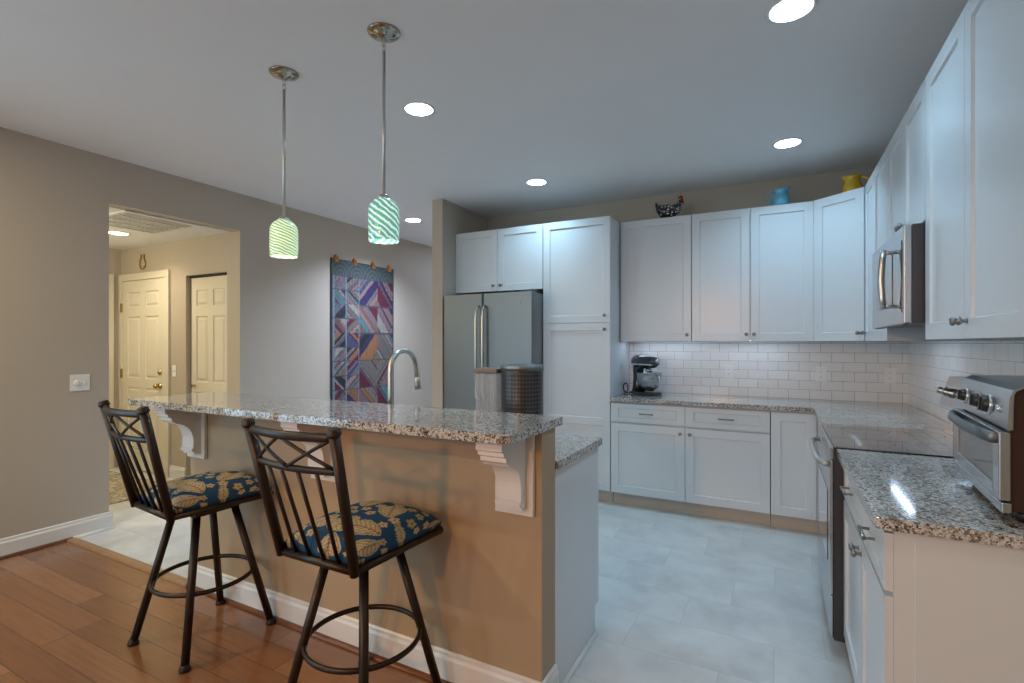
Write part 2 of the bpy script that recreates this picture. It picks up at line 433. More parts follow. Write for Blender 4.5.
def base_profile(h=.125, t=.016): return [(0, 0), (-t, 0), (-t, h-.03), (-t*.6, h-.018), (-t*.6, h-.006), (-t*.2, h), (0, h)]
def baseboard(name, p0, p1, label=None, h=.125, t=.016, m=white):
    p0, p1 = Vector((*p0, 0)), Vector((*p1, 0)); L = (p1-p0).length
    mb = MB().prism(base_profile(h, t), 'x', 0, L)
    o = struct(name, mb, m, label); o.location = p0; o.rotation_euler = (0, 0, atan2(p1.y-p0.y, p1.x-p0.x)); return o
def quarter(name, p0, p1, m, r=.018, label=None):
    p0, p1 = Vector((*p0, 0)), Vector((*p1, 0)); L = (p1-p0).length
    pr = [(0, 0)]+[(-r*cos(a), r*sin(a)) for a in [k*pi/12 for k in range(7)]]
    o = struct(name, MB().prism(pr, 'x', 0, L, True), m, label); o.location = p0; o.rotation_euler = (0, 0, atan2(p1.y-p0.y, p1.x-p0.x)); return o
redwood = pm('reddish_wood', (.20, .075, .035), .3, var=.15, scale=20)
oak = pm('threshold_wood', (.36, .20, .10), .35, var=.15, scale=20)
# the moulding profile leans to local -y
baseboard('baseboard_left', (XL, -3.8), (XL, 1.940), 'white baseboard along the left wall')       # placed below: run +y, -y local = +x world
quarter('trim_1', (XL+.016, -3.8), (XL+.016, 1.70), redwood, label='reddish quarter round at the left wall')
quarter('trim_2', (XL+.016, 1.70), (XL+.016, 1.945), white, label='white quarter round beside the foyer opening')
baseboard('baseboard_bar', (KX0, KY0), (KX1+.016, KY0), 'white baseboard along the half wall', h=.13)
baseboard('baseboard_bar', (KX1, KY0-.016), (KX1, KY1), 'white baseboard on the end of the half wall', h=.13)
quarter('trim_3', (KX0, KY0-.016), (KX1+.016, KY0-.016), redwood, label='reddish quarter round under the half wall')
mb = MB().prism([(-.03, 0), (-.026, .010), (-.012, .014), (.012, .014), (.026, .010), (.03, 0)], 'x', XL+.035, KX0+.01)
o = struct('trim_4', mb, oak, 'brown wood threshold strip between planks and tile'); o.location = (0, 1.69, 0)
baseboard('baseboard_foyer', (-5.50, 2.955), (-5.24, 2.955), 'white baseboard in the foyer')

# ------------------------------------------------------------------ foyer doors
def six_panel(mb, x0, x1, z0, z1, yf, t):
    w = x1-x0; st = w*.13; mid = w*.13; pw = (w-2*st-mid)/2
    rows = [(0, .46), (.46, .835), (.835, 1.0)]; H = z1-z0
    rail = .10
    for r, (a, b) in enumerate(rows):
        za, zb = z0+a*H, z0+b*H
        lo = za+(.20 if r == 0 else rail/2); hi = zb-(.12 if r == 2 else rail/2)
        xm = (x0+x1)/2
        mb.cell((x0, xm, za, zb), (x0+st, x0+st+pw, lo, hi), yf, .010, .006, 1)
        mb.cell((xm, x1, za, zb), (xm+mid/2, xm+mid/2+pw, lo, hi), yf, .010, .006, 1)
    mb.skirt(x0, x1, z0, z1, yf, t)
d = struct('door_1', (lambda m: (six_panel(m, -6.405, -5.59, .01, 2.045, 2.938, .016), m)[1])(MB()), doorw, 'cream six panel front door in the foyer')
k = part('door_handle', MB().lathe([(.0, -.062), (.020, -.060), (.027, -.046), (.024, -.032), (.010, -.024), (.010, -.010), (.030, -.008), (.032, 0)], (-5.66, 2.938, .93), 20, 'y'), brass, d, 'round brass door knob')
part('deadbolt', MB().lathe([(0, -.022), (.018, -.020), (.028, -.010), (.030, 0)], (-5.66, 2.938, 1.07), 20, 'y'), brass, d, 'round brass deadbolt')
for z in (1.76, 1.04, .28): part('hinge', MB().box(-6.425, -6.40, 2.924, 2.938, z-.05, z+.05, .002), brass, d, 'brass hinge')
cs = MB()
for a, b in ((-6.475, -6.41), (-5.585, -5.505)): cs.box(a, b, 2.930, 2.9545, 0, 2.05, .004)
cs.box(-6.475, -5.505, 2.930, 2.9545, 2.05, 2.125, .004)
struct('trim_5', cs, doorw, 'cream casing around the front door')
d = struct('door_2', (lambda m: (six_panel(m, -5.222, -4.592, .012, 2.022, 3.0, .03), m)[1])(MB()), doorw, 'cream panelled closet door')
part('door_handle', MB().lathe([(0, -.034), (.014, -.032), (.017, -.022), (.008, -.012), (.010, 0)], (-5.16, 3.0, .95), 16, 'y'), brass, d)
struct('trim_6', MB().box(-5.236, -4.578, 2.99, 3.07, 2.026, 2.045), gap, 'dark track above the closet door')
d3 = MB(); six_panel(d3, -.40, .40, .01, 2.045, 0, .016)
d = struct('door_3', d3, doorw, 'cream door on the far side wall of the foyer'); d.location = (-6.464, 2.40, 0); d.rotation_euler = (0, 0, pi/2)
c3 = MB()
for a, b in ((-.48, -.405), (.405, .48)): c3.box(a, b, -.01, .014, 0, 2.05, .004)
c3.box(-.48, .48, -.01, .014, 2.05, 2.125, .004)
o = struct('trim_7', c3, doorw, 'cream casing around the side door'); o.location = (-6.464, 2.40, 0); o.rotation_euler = (0, 0, pi/2)

# ------------------------------------------------------------------ small fittings on the left
t = thing('light_switch', 'white double wall plate with a round dimmer and a toggle, left of the foyer opening', 'light switch', (XL+.001, 1.747, 1.092), pi/2)
part('wall_plate', MB().box(-.058, .058, -.006, 0, -.058, .058, .003), plate, t)
part('dimmer_knob', MB().lathe([(0, -.022), (.015, -.021), (.017, -.018), (.018, -.006)], (-.023, 0, 0), 20, 'y'), plate, t)
part('toggle', MB().box(.016, .030, -.016, -.006, -.012, .010, .002), plate, t)
t = thing('light_switch', 'cream switch plate between the front door and the closet in the foyer', 'light switch', (-5.43, 2.953, 1.09))
part('wall_plate', MB().box(-.035, .035, -.006, 0, -.058, .058, .003), plate, t)
part('toggle', MB().box(-.006, .006, -.016, -.006, -.012, .010, .002), plate, t)
hs = [(.055*sin(a), -.008, -.055*cos(a)*1.15) for a in [k*pi/12 for k in range(-10, 11)]]
hs = [(-.030, -.008, .095)]+hs+[(.030, -.008, .095)]
solo('horseshoe', MB().tube(hs, [.010]*len(hs), 8, False, .5), brass, 'gold horseshoe hung above the front door in the foyer', 'horseshoe', (-6.014, 2.953, 2.225))
solo('rug', MB().box(-.65, .65, -.42, .42, 0, .010, .004), rugm, 'beige patterned rug on the foyer floor by the front door', 'rug', (-5.67, 2.36, .001))
t = thing('ceiling_vent', 'white louvred return vent in the foyer ceiling', 'vent', (-4.84, 2.37, FC-.001))
slatm = pm('vent_slat_grey', (.42, .40, .37), .6)
fr = MB()
for a in ((-.36, .36, -.30, -.26), (-.36, .36, .26, .30), (-.36, -.32, -.26, .26), (.32, .36, -.26, .26)): fr.box(*a, -.012, 0, .003)
part('frame', fr, white, t)
part('backing', MB().box(-.32, .32, -.26, .26, -.003, -.001), pm('vent_grey', (.20, .19, .18), .7), t)
for k in range(3): part('divider', MB().box(-.17+k*.16, -.155+k*.16, -.258, .258, -.011, -.0035), white, t)
for k in range(14):
    y = -.24+k*.037
    part('slat', MB().prism([(y-.012, -.0035), (y-.010, -.0035), (y+.012, -.010), (y+.010, -.010)], 'x', -.318, .318), slatm, t)

# ------------------------------------------------------------------ recessed lights and pendants
def recessed(x, y, z, m, label, group):
    t = thing('recessed_light', label, 'light', (x, y, z), 0, group)
    part('trim_ring', MB().rings([[(r*cos(a), r*sin(a), h) for a in [2*pi*k/32 for k in range(32)]] for r, h in ((.0785, .0), (.096, -.001), (.096, -.004), (.091, -.007), (.081, -.006), (.0765, .003), (.0785, .0))], cap=False), white, t)
    part('can', MB().rings([[(r*cos(a), r*sin(a), h) for a in [2*pi*k/32 for k in range(32)]] for r, h in ((.0787, .001), (.063, .062), (.063, .085))], cap=False), white, t)
    part('lens', MB().lathe([(.0625, .070), (.0625, .064), (.04, .060), (.001, .058)], (0, 0, 0), 28), m, t)
    return t
recessed(*lights[0], ZC, lens_c, 'large bright recessed ceiling light nearest the right cabinets at the top of the photo', 'recessed ceiling lights')
recessed(*lights[1], ZC, lens_c, 'recessed ceiling light in front of the blue pitcher', 'recessed ceiling lights')
recessed(*lights[2], ZC, lens_c, 'bright recessed ceiling light just right of the nearer pendant rod', 'recessed ceiling lights')
recessed(*lights[3], ZC, lens_c, 'recessed ceiling light in front of the refrigerator cabinet', 'recessed ceiling lights')
recessed(*lights[4], ZC, lens_n, 'small warm recessed ceiling light in the hall left of the partition end', 'recessed ceiling lights')
recessed(-5.504, 2.488, FC, lens_w, 'warm recessed light in the lower foyer ceiling', 'recessed ceiling lights')

def pendant(x, y, ztop, zbot, sm, label, pw):
    t = thing('pendant_light', label, 'pendant light', (x, y, ZC), 0, 'pendant lights over the bar')
    part('canopy', MB().lathe([(.001, -.034), (.012, -.034), (.016, -.028), (.045, -.016), (.068, -.008), (.072, -.001)], seg=32), canopym, t)
    for k, zz in enumerate((-.050, -.074)):
        L = [(.008*cos(a)*(1-k), .008*cos(a)*k, zz+.016*sin(a)) for a in [2*pi*i/14 for i in range(14)]]
        part('link', MB().tube(L, .0022, 6, True), nickel, t)
    zt = ztop-ZC; zb = zbot-ZC
    part('rod', MB().tube([(0, 0, -.086), (0, 0, zt+.008)], .0072, 10), nickel, t)
    part('socket_cap', MB().lathe([(.001, zt+.014), (.010, zt+.013), (.020, zt+.007), (.029, zt-.002), (.030, zt-.006), (.001, zt-.008)]), nickel, t)
    h = zt-zb; pr = []
    for k in range(25):
        f = (k/24)**1.5; r = .068*min(1, math.sqrt(max(0, 1-(1-min(1, f/.36))**2.3)))
        r = max(r, .026)+(-.002 if f > .85 else 0); pr.append((r, zt-.002-f*h))
    inner = [(r-.004, z+.002) for r, z in pr[::-1]]
    q = MB(); q.rings([[(r*cos(a), r*sin(a), z) for a in [2*pi*k/40 for k in range(40)]] for r, z in pr+inner], cap=False)
    sh = part('shade', q, sm, t)
    part('bulb', MB().lathe([(.001, zt-.012), (.013, zt-.014), (.014, zt-.045), (.028, zt-.085), (.026, zt-.108), (.012, zt-.124), (.001, zt-.127)], seg=20), bulbm, t)
    l = lamp('POINT', 'pendant_glow', (x, y, zbot-.02), (1.0, .84, .62), pw, .04)
    return t
pendant(-1.545, 1.718, 2.018, 1.824, shade_a, 'nearer pendant light with a teal and white swirled glass shade', .7)
pendant(-2.23, 1.741, 2.006, 1.814, shade_b, 'farther left pendant light with a yellow green glowing swirled glass shade', .7)

# ------------------------------------------------------------------ quilt on the left wall
rnd = random.Random(7)
QP = [(.22, .12, .14), (.36, .22, .22), (.42, .26, .25), (.17, .035, .06), (.06, .045, .14), (.10, .10, .20), (.12, .27, .28), (.40, .19, .09), (.20, .22, .20), (.42, .38, .34), (.26, .20, .24), (.05, .05, .055), (.30, .24, .22), (.28, .19, .21), (.24, .20, .18)]
def make_quilt():
    y0, y1, z0, z1 = 4.015, 5.04, .58, 2.32; NY, NZ = 104, 176
    ycol = [4.06, 4.235, 4.44, 4.74, 5.00]
    zr = [2.14-.325*k for k in range(6)]
    strips = {}
    def block(key):
        if key not in strips:
            cuts = sorted([0]+[rnd.uniform(.06, .94) for _ in range(7)]); strips[key] = (cuts, [rnd.choice(QP) for _ in cuts], rnd.random())
        return strips[key]
    def col(y, z):
        if z > 2.14:
            f = (y-4.02)/.255; f -= math.floor(f); rr = math.hypot(f-.5, (z-2.14)*3.4)
            return (.055, .07, .068) if int(rr*12) % 2 else (.085, .10, .10)
        if y < 4.035 or y > 5.02: return (.045, .05, .055)
        c = max(0, min(3, sum(y >= v for v in ycol)-1))
        hgt = .325 if c > 1 else .1625
        r = int((2.14-z)/hgt); fz = (2.14-z)/hgt-r; fy = (y-ycol[c])/(ycol[c+1]-ycol[c]); fy = max(0, min(1, fy))
        if min(fz, 1-fz) < .02: return (.07, .06, .08)
        if c < 2 and min(fy, 1-fy) < .05: return (.14, .19, .22)
        cuts, cols, q = block((c, r))
        s = fy if (c+r) % 2 == 0 else 1-fy
        tt = (s+fz)/2 if q < .75 else (s-fz+1)/2
        k = sum(tt >= v for v in cuts)-1
        if k < len(cuts)-1 and cuts[k+1]-tt < .018: return (.05, .045, .06)
        cc = tuple(.62*v for v in cols[k]); sp = .80+.5*((math.sin(y*260+k*7)*math.sin(z*240+y*90)) > .35)*(.4+.4*((k*7+r) % 3))
        return tuple(v*sp for v in cc)
    mbq = MB(); bm = mbq.bm; lay = bm.loops.layers.float_color.new('Col')
    G = []
    for i in range(NY+1):
        row = []
        for j in range(NZ+1):
            y = y0+(y1-y0)*i/NY; z = z0+(z1-z0)*j/NZ
            sag = .004*math.sin(pi*4*(y-y0)/(y1-y0))**2*(z-z0)/(z1-z0) if z > 1.9 else 0
            w = .004+.004*math.sin(y*19+z*2)*((z1-z)/(z1-z0))+.0015*math.sin(y*48)*math.sin(z*48)
            row.append(bm.verts.new((w+.012, y, z-sag)))
        G.append(row)
    for i in range(NY):
        for j in range(NZ):
            f = bm.faces.new((G[i][j], G[i+1][j], G[i+1][j+1], G[i][j+1])); f.smooth = True
            c = col(y0+(y1-y0)*(i+.5)/NY, z0+(z1-z0)*(j+.5)/NZ)
            for l in f.loops: l[lay] = (*c, 1)
    # back face and rim
    bnd = [G[i][0] for i in range(NY)]+[G[NY][j] for j in range(NZ)]+[G[i][NZ] for i in range(NY, 0, -1)]+[G[0][j] for j in range(NZ, 0, -1)]
    bk = [bm.verts.new((.002, v.co.y, v.co.z)) for v in bnd]
    for i in range(len(bnd)):
        f = bm.faces.new((bnd[i], bk[i], bk[(i+1) % len(bk)], bnd[(i+1) % len(bnd)]))
        for l in f.loops: l[lay] = (.05, .06, .065, 1)
    f = bm.faces.new(bk)
    for l in f.loops: l[lay] = (.05, .06, .065, 1)
    return mbq
solo('wall_quilt', make_quilt(), quiltm, 'patchwork quilt of mauve, teal and burgundy strips hung on the left wall', 'quilt', (XL, 0, 0))
for y, lb in ((4.085, 'leftmost of the four copper hanging clips on the quilt'), (4.365, 'second copper hanging clip from the left on the quilt'),
              (4.665, 'third copper hanging clip from the left on the quilt'), (4.955, 'rightmost copper hanging clip on the quilt, beside the partition')):
    q = MB().box(.001, .030, -.026, .026, -.045, .022, .004); q.tube([(.030, -.016, .005), (.040, 0, -.012), (.030, .016, .005)], .006, 8); q.box(.006, .020, -.014, .014, .022, .040, .003)
    solo('quilt_clip', q, copper, lb, 'clip', (XL, y, 2.325), 0, 'copper quilt clips')

# ------------------------------------------------------------------ bar top, corbels, island
def rounded_rect(x0, x1, y0, y1, r, corners):
    pts = []
    for (cx, cy, a0, on) in ((x0, y0, 180, corners[0]), (x1, y0, 270, corners[1]), (x1, y1, 0, corners[2]), (x0, y1, 90, corners[3])):
        rr = r if on else .006
        ox = cx+rr if cx == x0 else cx-rr; oy = cy+rr if cy == y0 else cy-rr
        for k in range(7):
            a = R(a0+15*k); pts.append((ox+rr*cos(a), oy+rr*sin(a)))
    return pts
solo('bar_countertop', MB().prism(rounded_rect(-3.02, -.757, 1.408, 1.877, .045, (0, 1, 0, 0)), 'z', KZ+.001, 1.080, False, .004), gran,
     'long speckled granite top of the raised breakfast bar', 'countertop')
def corbel(x, label):
    t = thing('corbel', label, 'corbel', (x, KY0-.001, 0), 0, 'white corbels under the bar')
    part('back_plate', MB().box(-.080, .080, -.020, 0, .735, 1.045, .003), white, t)
    pr = [(-.02, 1.044), (-.205, 1.044), (-.205, 1.006), (-.190, .998), (-.190, .985), (-.172, .978), (-.172, .962), (-.155, .952)]
    for k in range(9):
        a = k/8*pi/2; pr.append((-.060-.090*(1-sin(a)), .845+.100*cos(a)*1.0))
    pr += [(-.060, .800), (-.070, .796), (-.070, .782), (-.055, .778), (-.055, .765), (-.02, .765)]
    part('bracket', MB().prism(pr, 'x', -.052, .052, False, .002), white, t)
    return t
corbel(-.872, 'white scrolled corbel at the right end of the bar')
corbel(-1.872, 'middle white corbel under the bar, behind the right stool')
corbel(-2.868, 'white corbel at the left end of the bar, near the foyer opening')

CZ = .914
solo('island_countertop', MB().prism(rounded_rect(-2.95, -.752, KY1+.002, 2.375, .012, (0, 0, 1, 0)), 'z', CZ-.032, CZ, False, .003), gran,
     'lower granite worktop behind the raised bar', 'countertop')
t = thing('island_cabinet', 'pale grey cabinet run under the lower worktop behind the bar', 'cabinet', (0, 0, 0))
c = MB(); c.prism([(KY1+.002, 0), (2.285, 0), (2.285, .115), (2.335, .115), (2.335, CZ-.034), (KY1+.002, CZ-.034)], 'x', -2.93, -.785)
part('carcass', c, cabw, t)
part('end_panel', MB().prism([(KY1+.002, 0), (2.300, 0), (2.300, .130), (2.350, .130), (2.350, CZ-.034), (KY1+.002, CZ-.034)], 'x', -.784, -.7665), cabw, t)
for k in range(4):
    x0 = -2.92+k*.532; q = MB().shaker(-x0-.525, -x0, .13, .70); q.xf(Matrix.Translation((0, 2.337, 0)) @ Matrix.Rotation(pi, 4, 'Z'))
    part('door', q, cabw, t)
    q = MB().shaker(-x0-.525, -x0, .715, .868, fr=.035); q.xf(Matrix.Translation((0, 2.337, 0)) @ Matrix.Rotation(pi, 4, 'Z'))
    part('drawer', q, cabw, t)
o = quarter('trim_8', (-.766, KY1), (-.766, 2.30), white, .016, 'white quarter round at the foot of the island end')

# faucet
t = thing('kitchen_faucet', 'tall brushed nickel gooseneck faucet behind the bar', 'faucet', (-1.69, 1.925, CZ+.001))
part('base', MB().lathe([(.027, 0), (.027, .006), (.022, .010), (.020, .075), (.015, .082)], seg=24), nickel, t)
pts = [(0, 0, .08), (0, 0, .20), (0, 0, .325)]+[(0, .1-.1*cos(a), .325+.092*sin(a)) for a in [k*pi/12 for k in range(1, 12)]]+[(0, .202, .31), (0, .208, .28)]
part('spout', MB().tube(pts, .0125, 14), nickel, t)
part('spray_head', MB().tube([(0, .208, .282), (0, .211, .262), (0, .217, .225), (0, .2185, .215)], [.0135, .0160, .0195, .0185], 16), nickel, t)
part('lever', MB().tube([(.018, 0, .05), (.045, 0, .058), (.085, 0, .085)], [.008, .0065, .005], 10), nickel, t)

# clear dispenser and dark canister on the lower worktop
t = thing('storage_container', 'clear ribbed plastic container with a brown lid, left of the dark canister behind the bar', 'container', (-1.215, 2.10, CZ+.001))
b = MB(); b.box(-.058, .058, -.058, .058, 0, .315, .008)
for k in range(4):
    for q in (-1, 1):
        x = -.042+k*.028
        b.box(x-.004, x+.004, q*.058-.003, q*.058+.003, .02, .30)
        b.box(q*.058-.003, q*.058+.003, x-.004, x+.004, .02, .30)
part('body', b, clearp, t)
part('lid', MB().box(-.062, .062, -.062, .062, .316, .338, .005), pm('lid_brown', (.20, .15, .11), .45), t)
part('contents', MB().box(-.050, .050, -.050, .050, .004, .08, .01), pm('pale_contents', (.55, .56, .62), .6, var=.2, scale=60), t)
t = thing('metal_canister', 'dark ribbed round metal canister standing in front of the refrigerator, behind the bar', 'canister', (-1.052, 2.10, CZ+.001))
part('body', MB().lathe([(.001, 0), (.088, 0), (.092, .006), (.095, .15), (.098, .325), (.100, .332)], seg=48), ribm, t)
part('lid', MB().lathe([(.101, .3325), (.102, .350), (.097, .356), (.085, .357), (.080, .350), (.001, .348)], seg=48), steel_v, t)
hd = [(.04+.022*cos(a), -.0895-.012, .105+.024*sin(a)) for a in [2*pi*k/16 for k in range(16)]]
part('tap', MB().tube(hd, .007, 8, True).box(.030, .050, -.100, -.080, .076, .094, .002), blackp, t, 'black loop handle')

# ------------------------------------------------------------------ cabinets
def knob(d, x, z, yf=-.02):
    return part('knob', MB().lathe([(.0005, -.030), (.010, -.0295), (.0145, -.024), (.0135, -.018), (.006, -.014), (.0055, -.004), (.009, 0)], (x, yf, z), 16, 'y'), pewter, d, 'small round metal knob')
def pull(d, x, z, yf=-.02, L=.095):
    q = MB().tube([(x-L/2-.008, yf-.026, z), (x+L/2+.008, yf-.026, z)], .0052, 10)
    for s in (-1, 1): q.tube([(x+s*L/2, yf+.001, z), (x+s*L/2, yf-.026, z)], .0045, 8)
    return part('pull', q, pewter, d, 'metal bar pull')
def cabinet(name, label, loc, rz, w, dep, h, doors, drawers=(), toe=0, group=None, side_toe=0):
    t = thing(name, label, 'cabinet', loc, rz, group)
    q = MB()
    if toe: q.prism([(.075, 0), (dep, 0), (dep, h), (0, h), (0, toe), (.075, toe)], 'x', .0015, w-.0015)
    else: q.box(.0015, w-.0015, 0, dep, .022, h).box(.0015, .014, 0, dep, 0, .022).box(w-.014, w-.0015, 0, dep, 0, .022)
    part('carcass', q, cabw, t)
    if toe: part('toe_kick', MB().box(.0015, w-.0015, .060, .074, .001, toe-.002), toem, t, 'tan wood toe kick')
    for D in doors:
        x0, x1, z0, z1 = D['r']
        d = part('door', MB().shaker(x0, x1, z0, z1, mids=D.get('mids', ())), cabw, t)
        for kx, kz in D.get('k', ()): knob(d, kx, kz)
    for D in drawers:
        x0, x1, z0, z1 = D['r']
        d = part('drawer', MB().shaker(x0, x1, z0, z1, fr=.036), cabw, t)
        for kx, kz in D.get('p', ()): pull(d, kx, kz)
    return t
g = .002
UT, UB = 2.452, 1.385; UH = UT-UB
YU = 4.475; BD = YB-.002-YU      # upper carcass front
# pantry and refrigerator cabinet
YP = 4.19
cabinet('pantry_cabinet', 'tall white pantry cabinet right of the refrigerator', (-1.878, YP, 0), 0, .622, YB-.002-YP, UT,
        [dict(r=(.003, .619, .118, 1.545), mids=(.70,), k=((.575, 1.49),)), dict(r=(.003, .619, 1.550, UT-.002), k=((.575, 1.61),))], toe=.115)
cabinet('wall_cabinet', 'short white two door cabinet above the refrigerator', (-2.828, YP, 1.862), 0, .948, YB-.002-YP, UT-1.862,
        [dict(r=(.003, .471, .003, UT-1.864), k=((.435, .055),)), dict(r=(.477, .945, .003, UT-1.864), k=((.515, .055),))])
# back wall uppers
cabinet('wall_cabinet', 'white single door wall cabinet above the stand mixer', (-1.250, YU, UB), 0, .606, BD, UH, [dict(r=(.003, .603, .002, UH-.002), k=((.572, .058),))])
cabinet('wall_cabinet', 'white two door wall cabinet under the blue pitcher', (-.643, YU, UB), 0, .884, BD, UH,
        [dict(r=(.003, .4425, .002, UH-.002), k=((.418, .058),)), dict(r=(.4485, .881, .002, UH-.002), k=((.474, .058),))])
A = Vector((.243, 4.472)); Bp = Vector((.546, 4.218)); ang = atan2(Bp.y-A.y, Bp.x-A.x); wd = (Bp-A).length
def loc2(p): v = Vector(p)-A; return (v.x*cos(ang)+v.y*sin(ang), -v.x*sin(ang)+v.y*cos(ang))
t = thing('corner_cabinet', 'white angled corner wall cabinet under the yellow pitcher', 'cabinet', (A.x, A.y, UB), ang)
part('carcass', MB().prism([loc2(p) for p in ((A.x, A.y), (Bp.x, Bp.y), (XR-.001, Bp.y), (XR-.001, YB-.001), (A.x, YB-.001))], 'z', .022, UH), cabw, t)
dd = part('door', MB().shaker(.012, wd-.012, .002, UH-.002), cabw, t); knob(dd, wd-.045, .058)
# right wall uppers: local x runs towards the camera
XU = .549
def rcab(name, label, yfar, ynear, zb, h, doors, **k):
    return cabinet(name, label, (XU, yfar, zb), -pi/2, yfar-ynear, XR-.001-XU, h, doors, **k)
rcab('wall_cabinet', 'narrow white two door wall cabinet between the corner and the microwave', 4.214, 3.412, UB, UH,
     [dict(r=(.003, .355, .002, UH-.002), k=((.05, .058),)), dict(r=(.358, .799, .002, UH-.002))])
rcab('wall_cabinet', 'short white two door cabinet above the microwave', 3.410, 2.602, 1.872, UT-1.872,
     [dict(r=(.003, .403, .002, UT-1.874), k=((.370, .055),)), dict(r=(.406, .805, .002, UT-1.874), k=((.440, .055),))])
rcab('wall_cabinet', 'tall white two door wall cabinet above the toaster oven', 2.600, 1.63, UB, UH,
     [dict(r=(.003, .484, .002, UH-.002), k=((.455, .058),)), dict(r=(.487, .967, .002, UH-.002), k=((.516, .058),))])
# base cabinets
YBc = 4.19; BH = CZ-.033
cabinet('base_cabinet', 'white base cabinet with two drawers over two doors on the back wall', (-1.254, YBc, 0), 0, 1.203, YB-.002-YBc, BH,
        [dict(r=(.004, .602, .118, .700), k=((.568, .655),)), dict(r=(.606, 1.200, .118, .700), k=((.640, .655),))],
        [dict(r=(.004, .602, .715, .868), p=((.303, .792),)), dict(r=(.606, 1.200, .715, .868), p=((.903, .792),))], toe=.115)
cabinet('base_cabinet', 'narrow white full height base cabinet left of the range corner', (-.050, YBc, 0), 0, .318, YB-.002-YBc, BH, [dict(r=(.004, .290, .118, .868))], toe=.115)
XB = .270
def rbase(label, yfar, ynear, doors, drawers):
    return cabinet('base_cabinet', label, (XB, yfar, 0), -pi/2, yfar-ynear, XR-.001-XB, BH, doors, drawers, toe=.115)
rbase('white base cabinet in the corner beyond the range', 4.188, 3.376, [dict(r=(.05, .80, .118, .700), k=((.76, .655),))], [dict(r=(.05, .80, .715, .868), p=())])
nb = rbase('white base cabinet with one wide drawer in the right foreground', 2.596, 1.648,
      [dict(r=(.004, .490, .118, .700), k=((.462, .655),)), dict(r=(.494, .944, .118, .700), k=((.522, .655),))],
      [dict(r=(.004, .944, .715, .868), p=((.24, .795), (.735, .795)))])
part('side_panel', MB().box(.9466, .9500, .045, .600, .002, BH), cabw, nb)

# worktops
pts = [(-1.254, 4.150), (.224, 4.150), (.224, 3.373), (XR-.006, 3.373), (XR-.006, YB-.006), (-1.254, YB-.006)]
solo('countertop', MB().prism(pts, 'z', CZ-.031, CZ, False, .003), gran, 'L shaped granite worktop along the back wall and corner', 'countertop')
solo('countertop', MB().prism(rounded_rect(.224, XR-.006, 1.624, 2.598, .02, (1, 0, 0, 0)), 'z', CZ-.031, CZ, False, .003), gran, 'short granite worktop under the toaster oven', 'countertop')
# tiled splashbacks
struct('wall_backsplash', MB().box(-1.254, XR-.005, YB-.0055, YB-.0005, CZ+.0005, UB-.001), sub_b, 'white subway tile on the back wall')
struct('wall_backsplash', MB().box(XR-.0055, XR-.0005, 1.64, YB-.006, CZ+.0005, UB-.001), sub_r, 'white subway tile on the right wall')
def outlet(x, label):
    t = thing('wall_outlet', label, 'outlet', (x, YB-.0065, 1.122), 0, 'outlets on the back wall tile')
    part('wall_plate', MB().box(-.036, .036, -.006, 0, -.058, .058, .003), plate, t)
    for z in (-.02, .02):
        s = part('socket', MB().box(-.016, .016, -.008, -.006, z-.014, z+.014, .001), plate, t)
        part('slot', MB().box(-.007, -.005, -.0085, -.0078, z-.004, z+.006).box(.005, .007, -.0085, -.0078, z-.004, z+.006), blackp, s)
outlet(-.38, 'white outlet plate on the tile above the drawers, leftmost of three')
outlet(.307, 'white outlet plate on the tile left of the corner, middle of three')
outlet(.761, 'white outlet plate beside the tiled corner behind the range, rightmost of three')
t = thing('under_cabinet_light', 'slim white light bar under the corner wall cabinet', 'light', (.66, 3.79, UB+.021), 0, 'light bars under the wall cabinets')
part('housing', MB().box(-.03, .03, -.31, .31, -.012, 0, .003), white, t)
part('diffuser', MB().box(-.013, .013, -.28, .28, -.015, -.0122), ledm, t)
dup(t, (-.94, 4.60, UB+.021), pi/2, 'added light bar brightening the tile, under the wall cabinet above the stand mixer')  # this bar and the next are added to brighten the back wall tile
dup(t, (-.20, 4.60, UB+.021), pi/2, 'added light bar brightening the tile, under the cabinet with the blue pitcher')

# ------------------------------------------------------------------ refrigerator
t = thing('refrigerator', 'stainless steel french door refrigerator beside the pantry', 'refrigerator', (-2.342, 3.945, 0))
part('body', MB().box(-.455, .458, .085, .82, .02, 1.815, .004), fridge_side, t)
dz = 1.825
def fdoor(x0, x1, z0, z1):
    q = MB().prism([(x0, .078), (x0, .010)]+[(x0+.010, 0), (x1-.010, 0), (x1, .010), (x1, .078)], 'z', z0, z1, False, .004); return q
def fhandle(d, x):
    p = [(x, .0, .86), (x, -.045, .88), (x, -.055, .95), (x, -.058, 1.28), (x, -.055, 1.62), (x, -.045, 1.69), (x, .0, 1.71)]
    part('handle', MB().tube(p, [.010, .013, .014, .014, .014, .013, .010], 12), chrome if 0 else nickel, d, 'curved steel bar handle')
dl = part('door', fdoor(-.468, -.038, .72, dz), steel_v, t); fhandle(dl, -.075)
dr = part('door', fdoor(-.034, .466, .72, dz), steel_v, t); fhandle(dr, -.005)
fz = part('freezer_drawer', fdoor(-.468, .466, .07, .712), steel_v, t)
part('handle', MB().tube([(-.40, 0, .62), (-.39, -.045, .62), (-.3, -.055, .62), (.3, -.055, .62), (.39, -.045, .62), (.40, 0, .62)], .013, 12), nickel, fz)
part('hinge_cover', MB().box(.33, .45, .03, .16, 1.826, 1.842, .004), darkm, t)
sw = [(.352+.018*cos(a)*(1-a/14), -.0015, 1.715+.022*sin(a)) for a in [k*.45 for k in range(11)]]
part('emblem', MB().tube(sw, .0035, 6), chrome, dr, 'small bright swirl emblem')

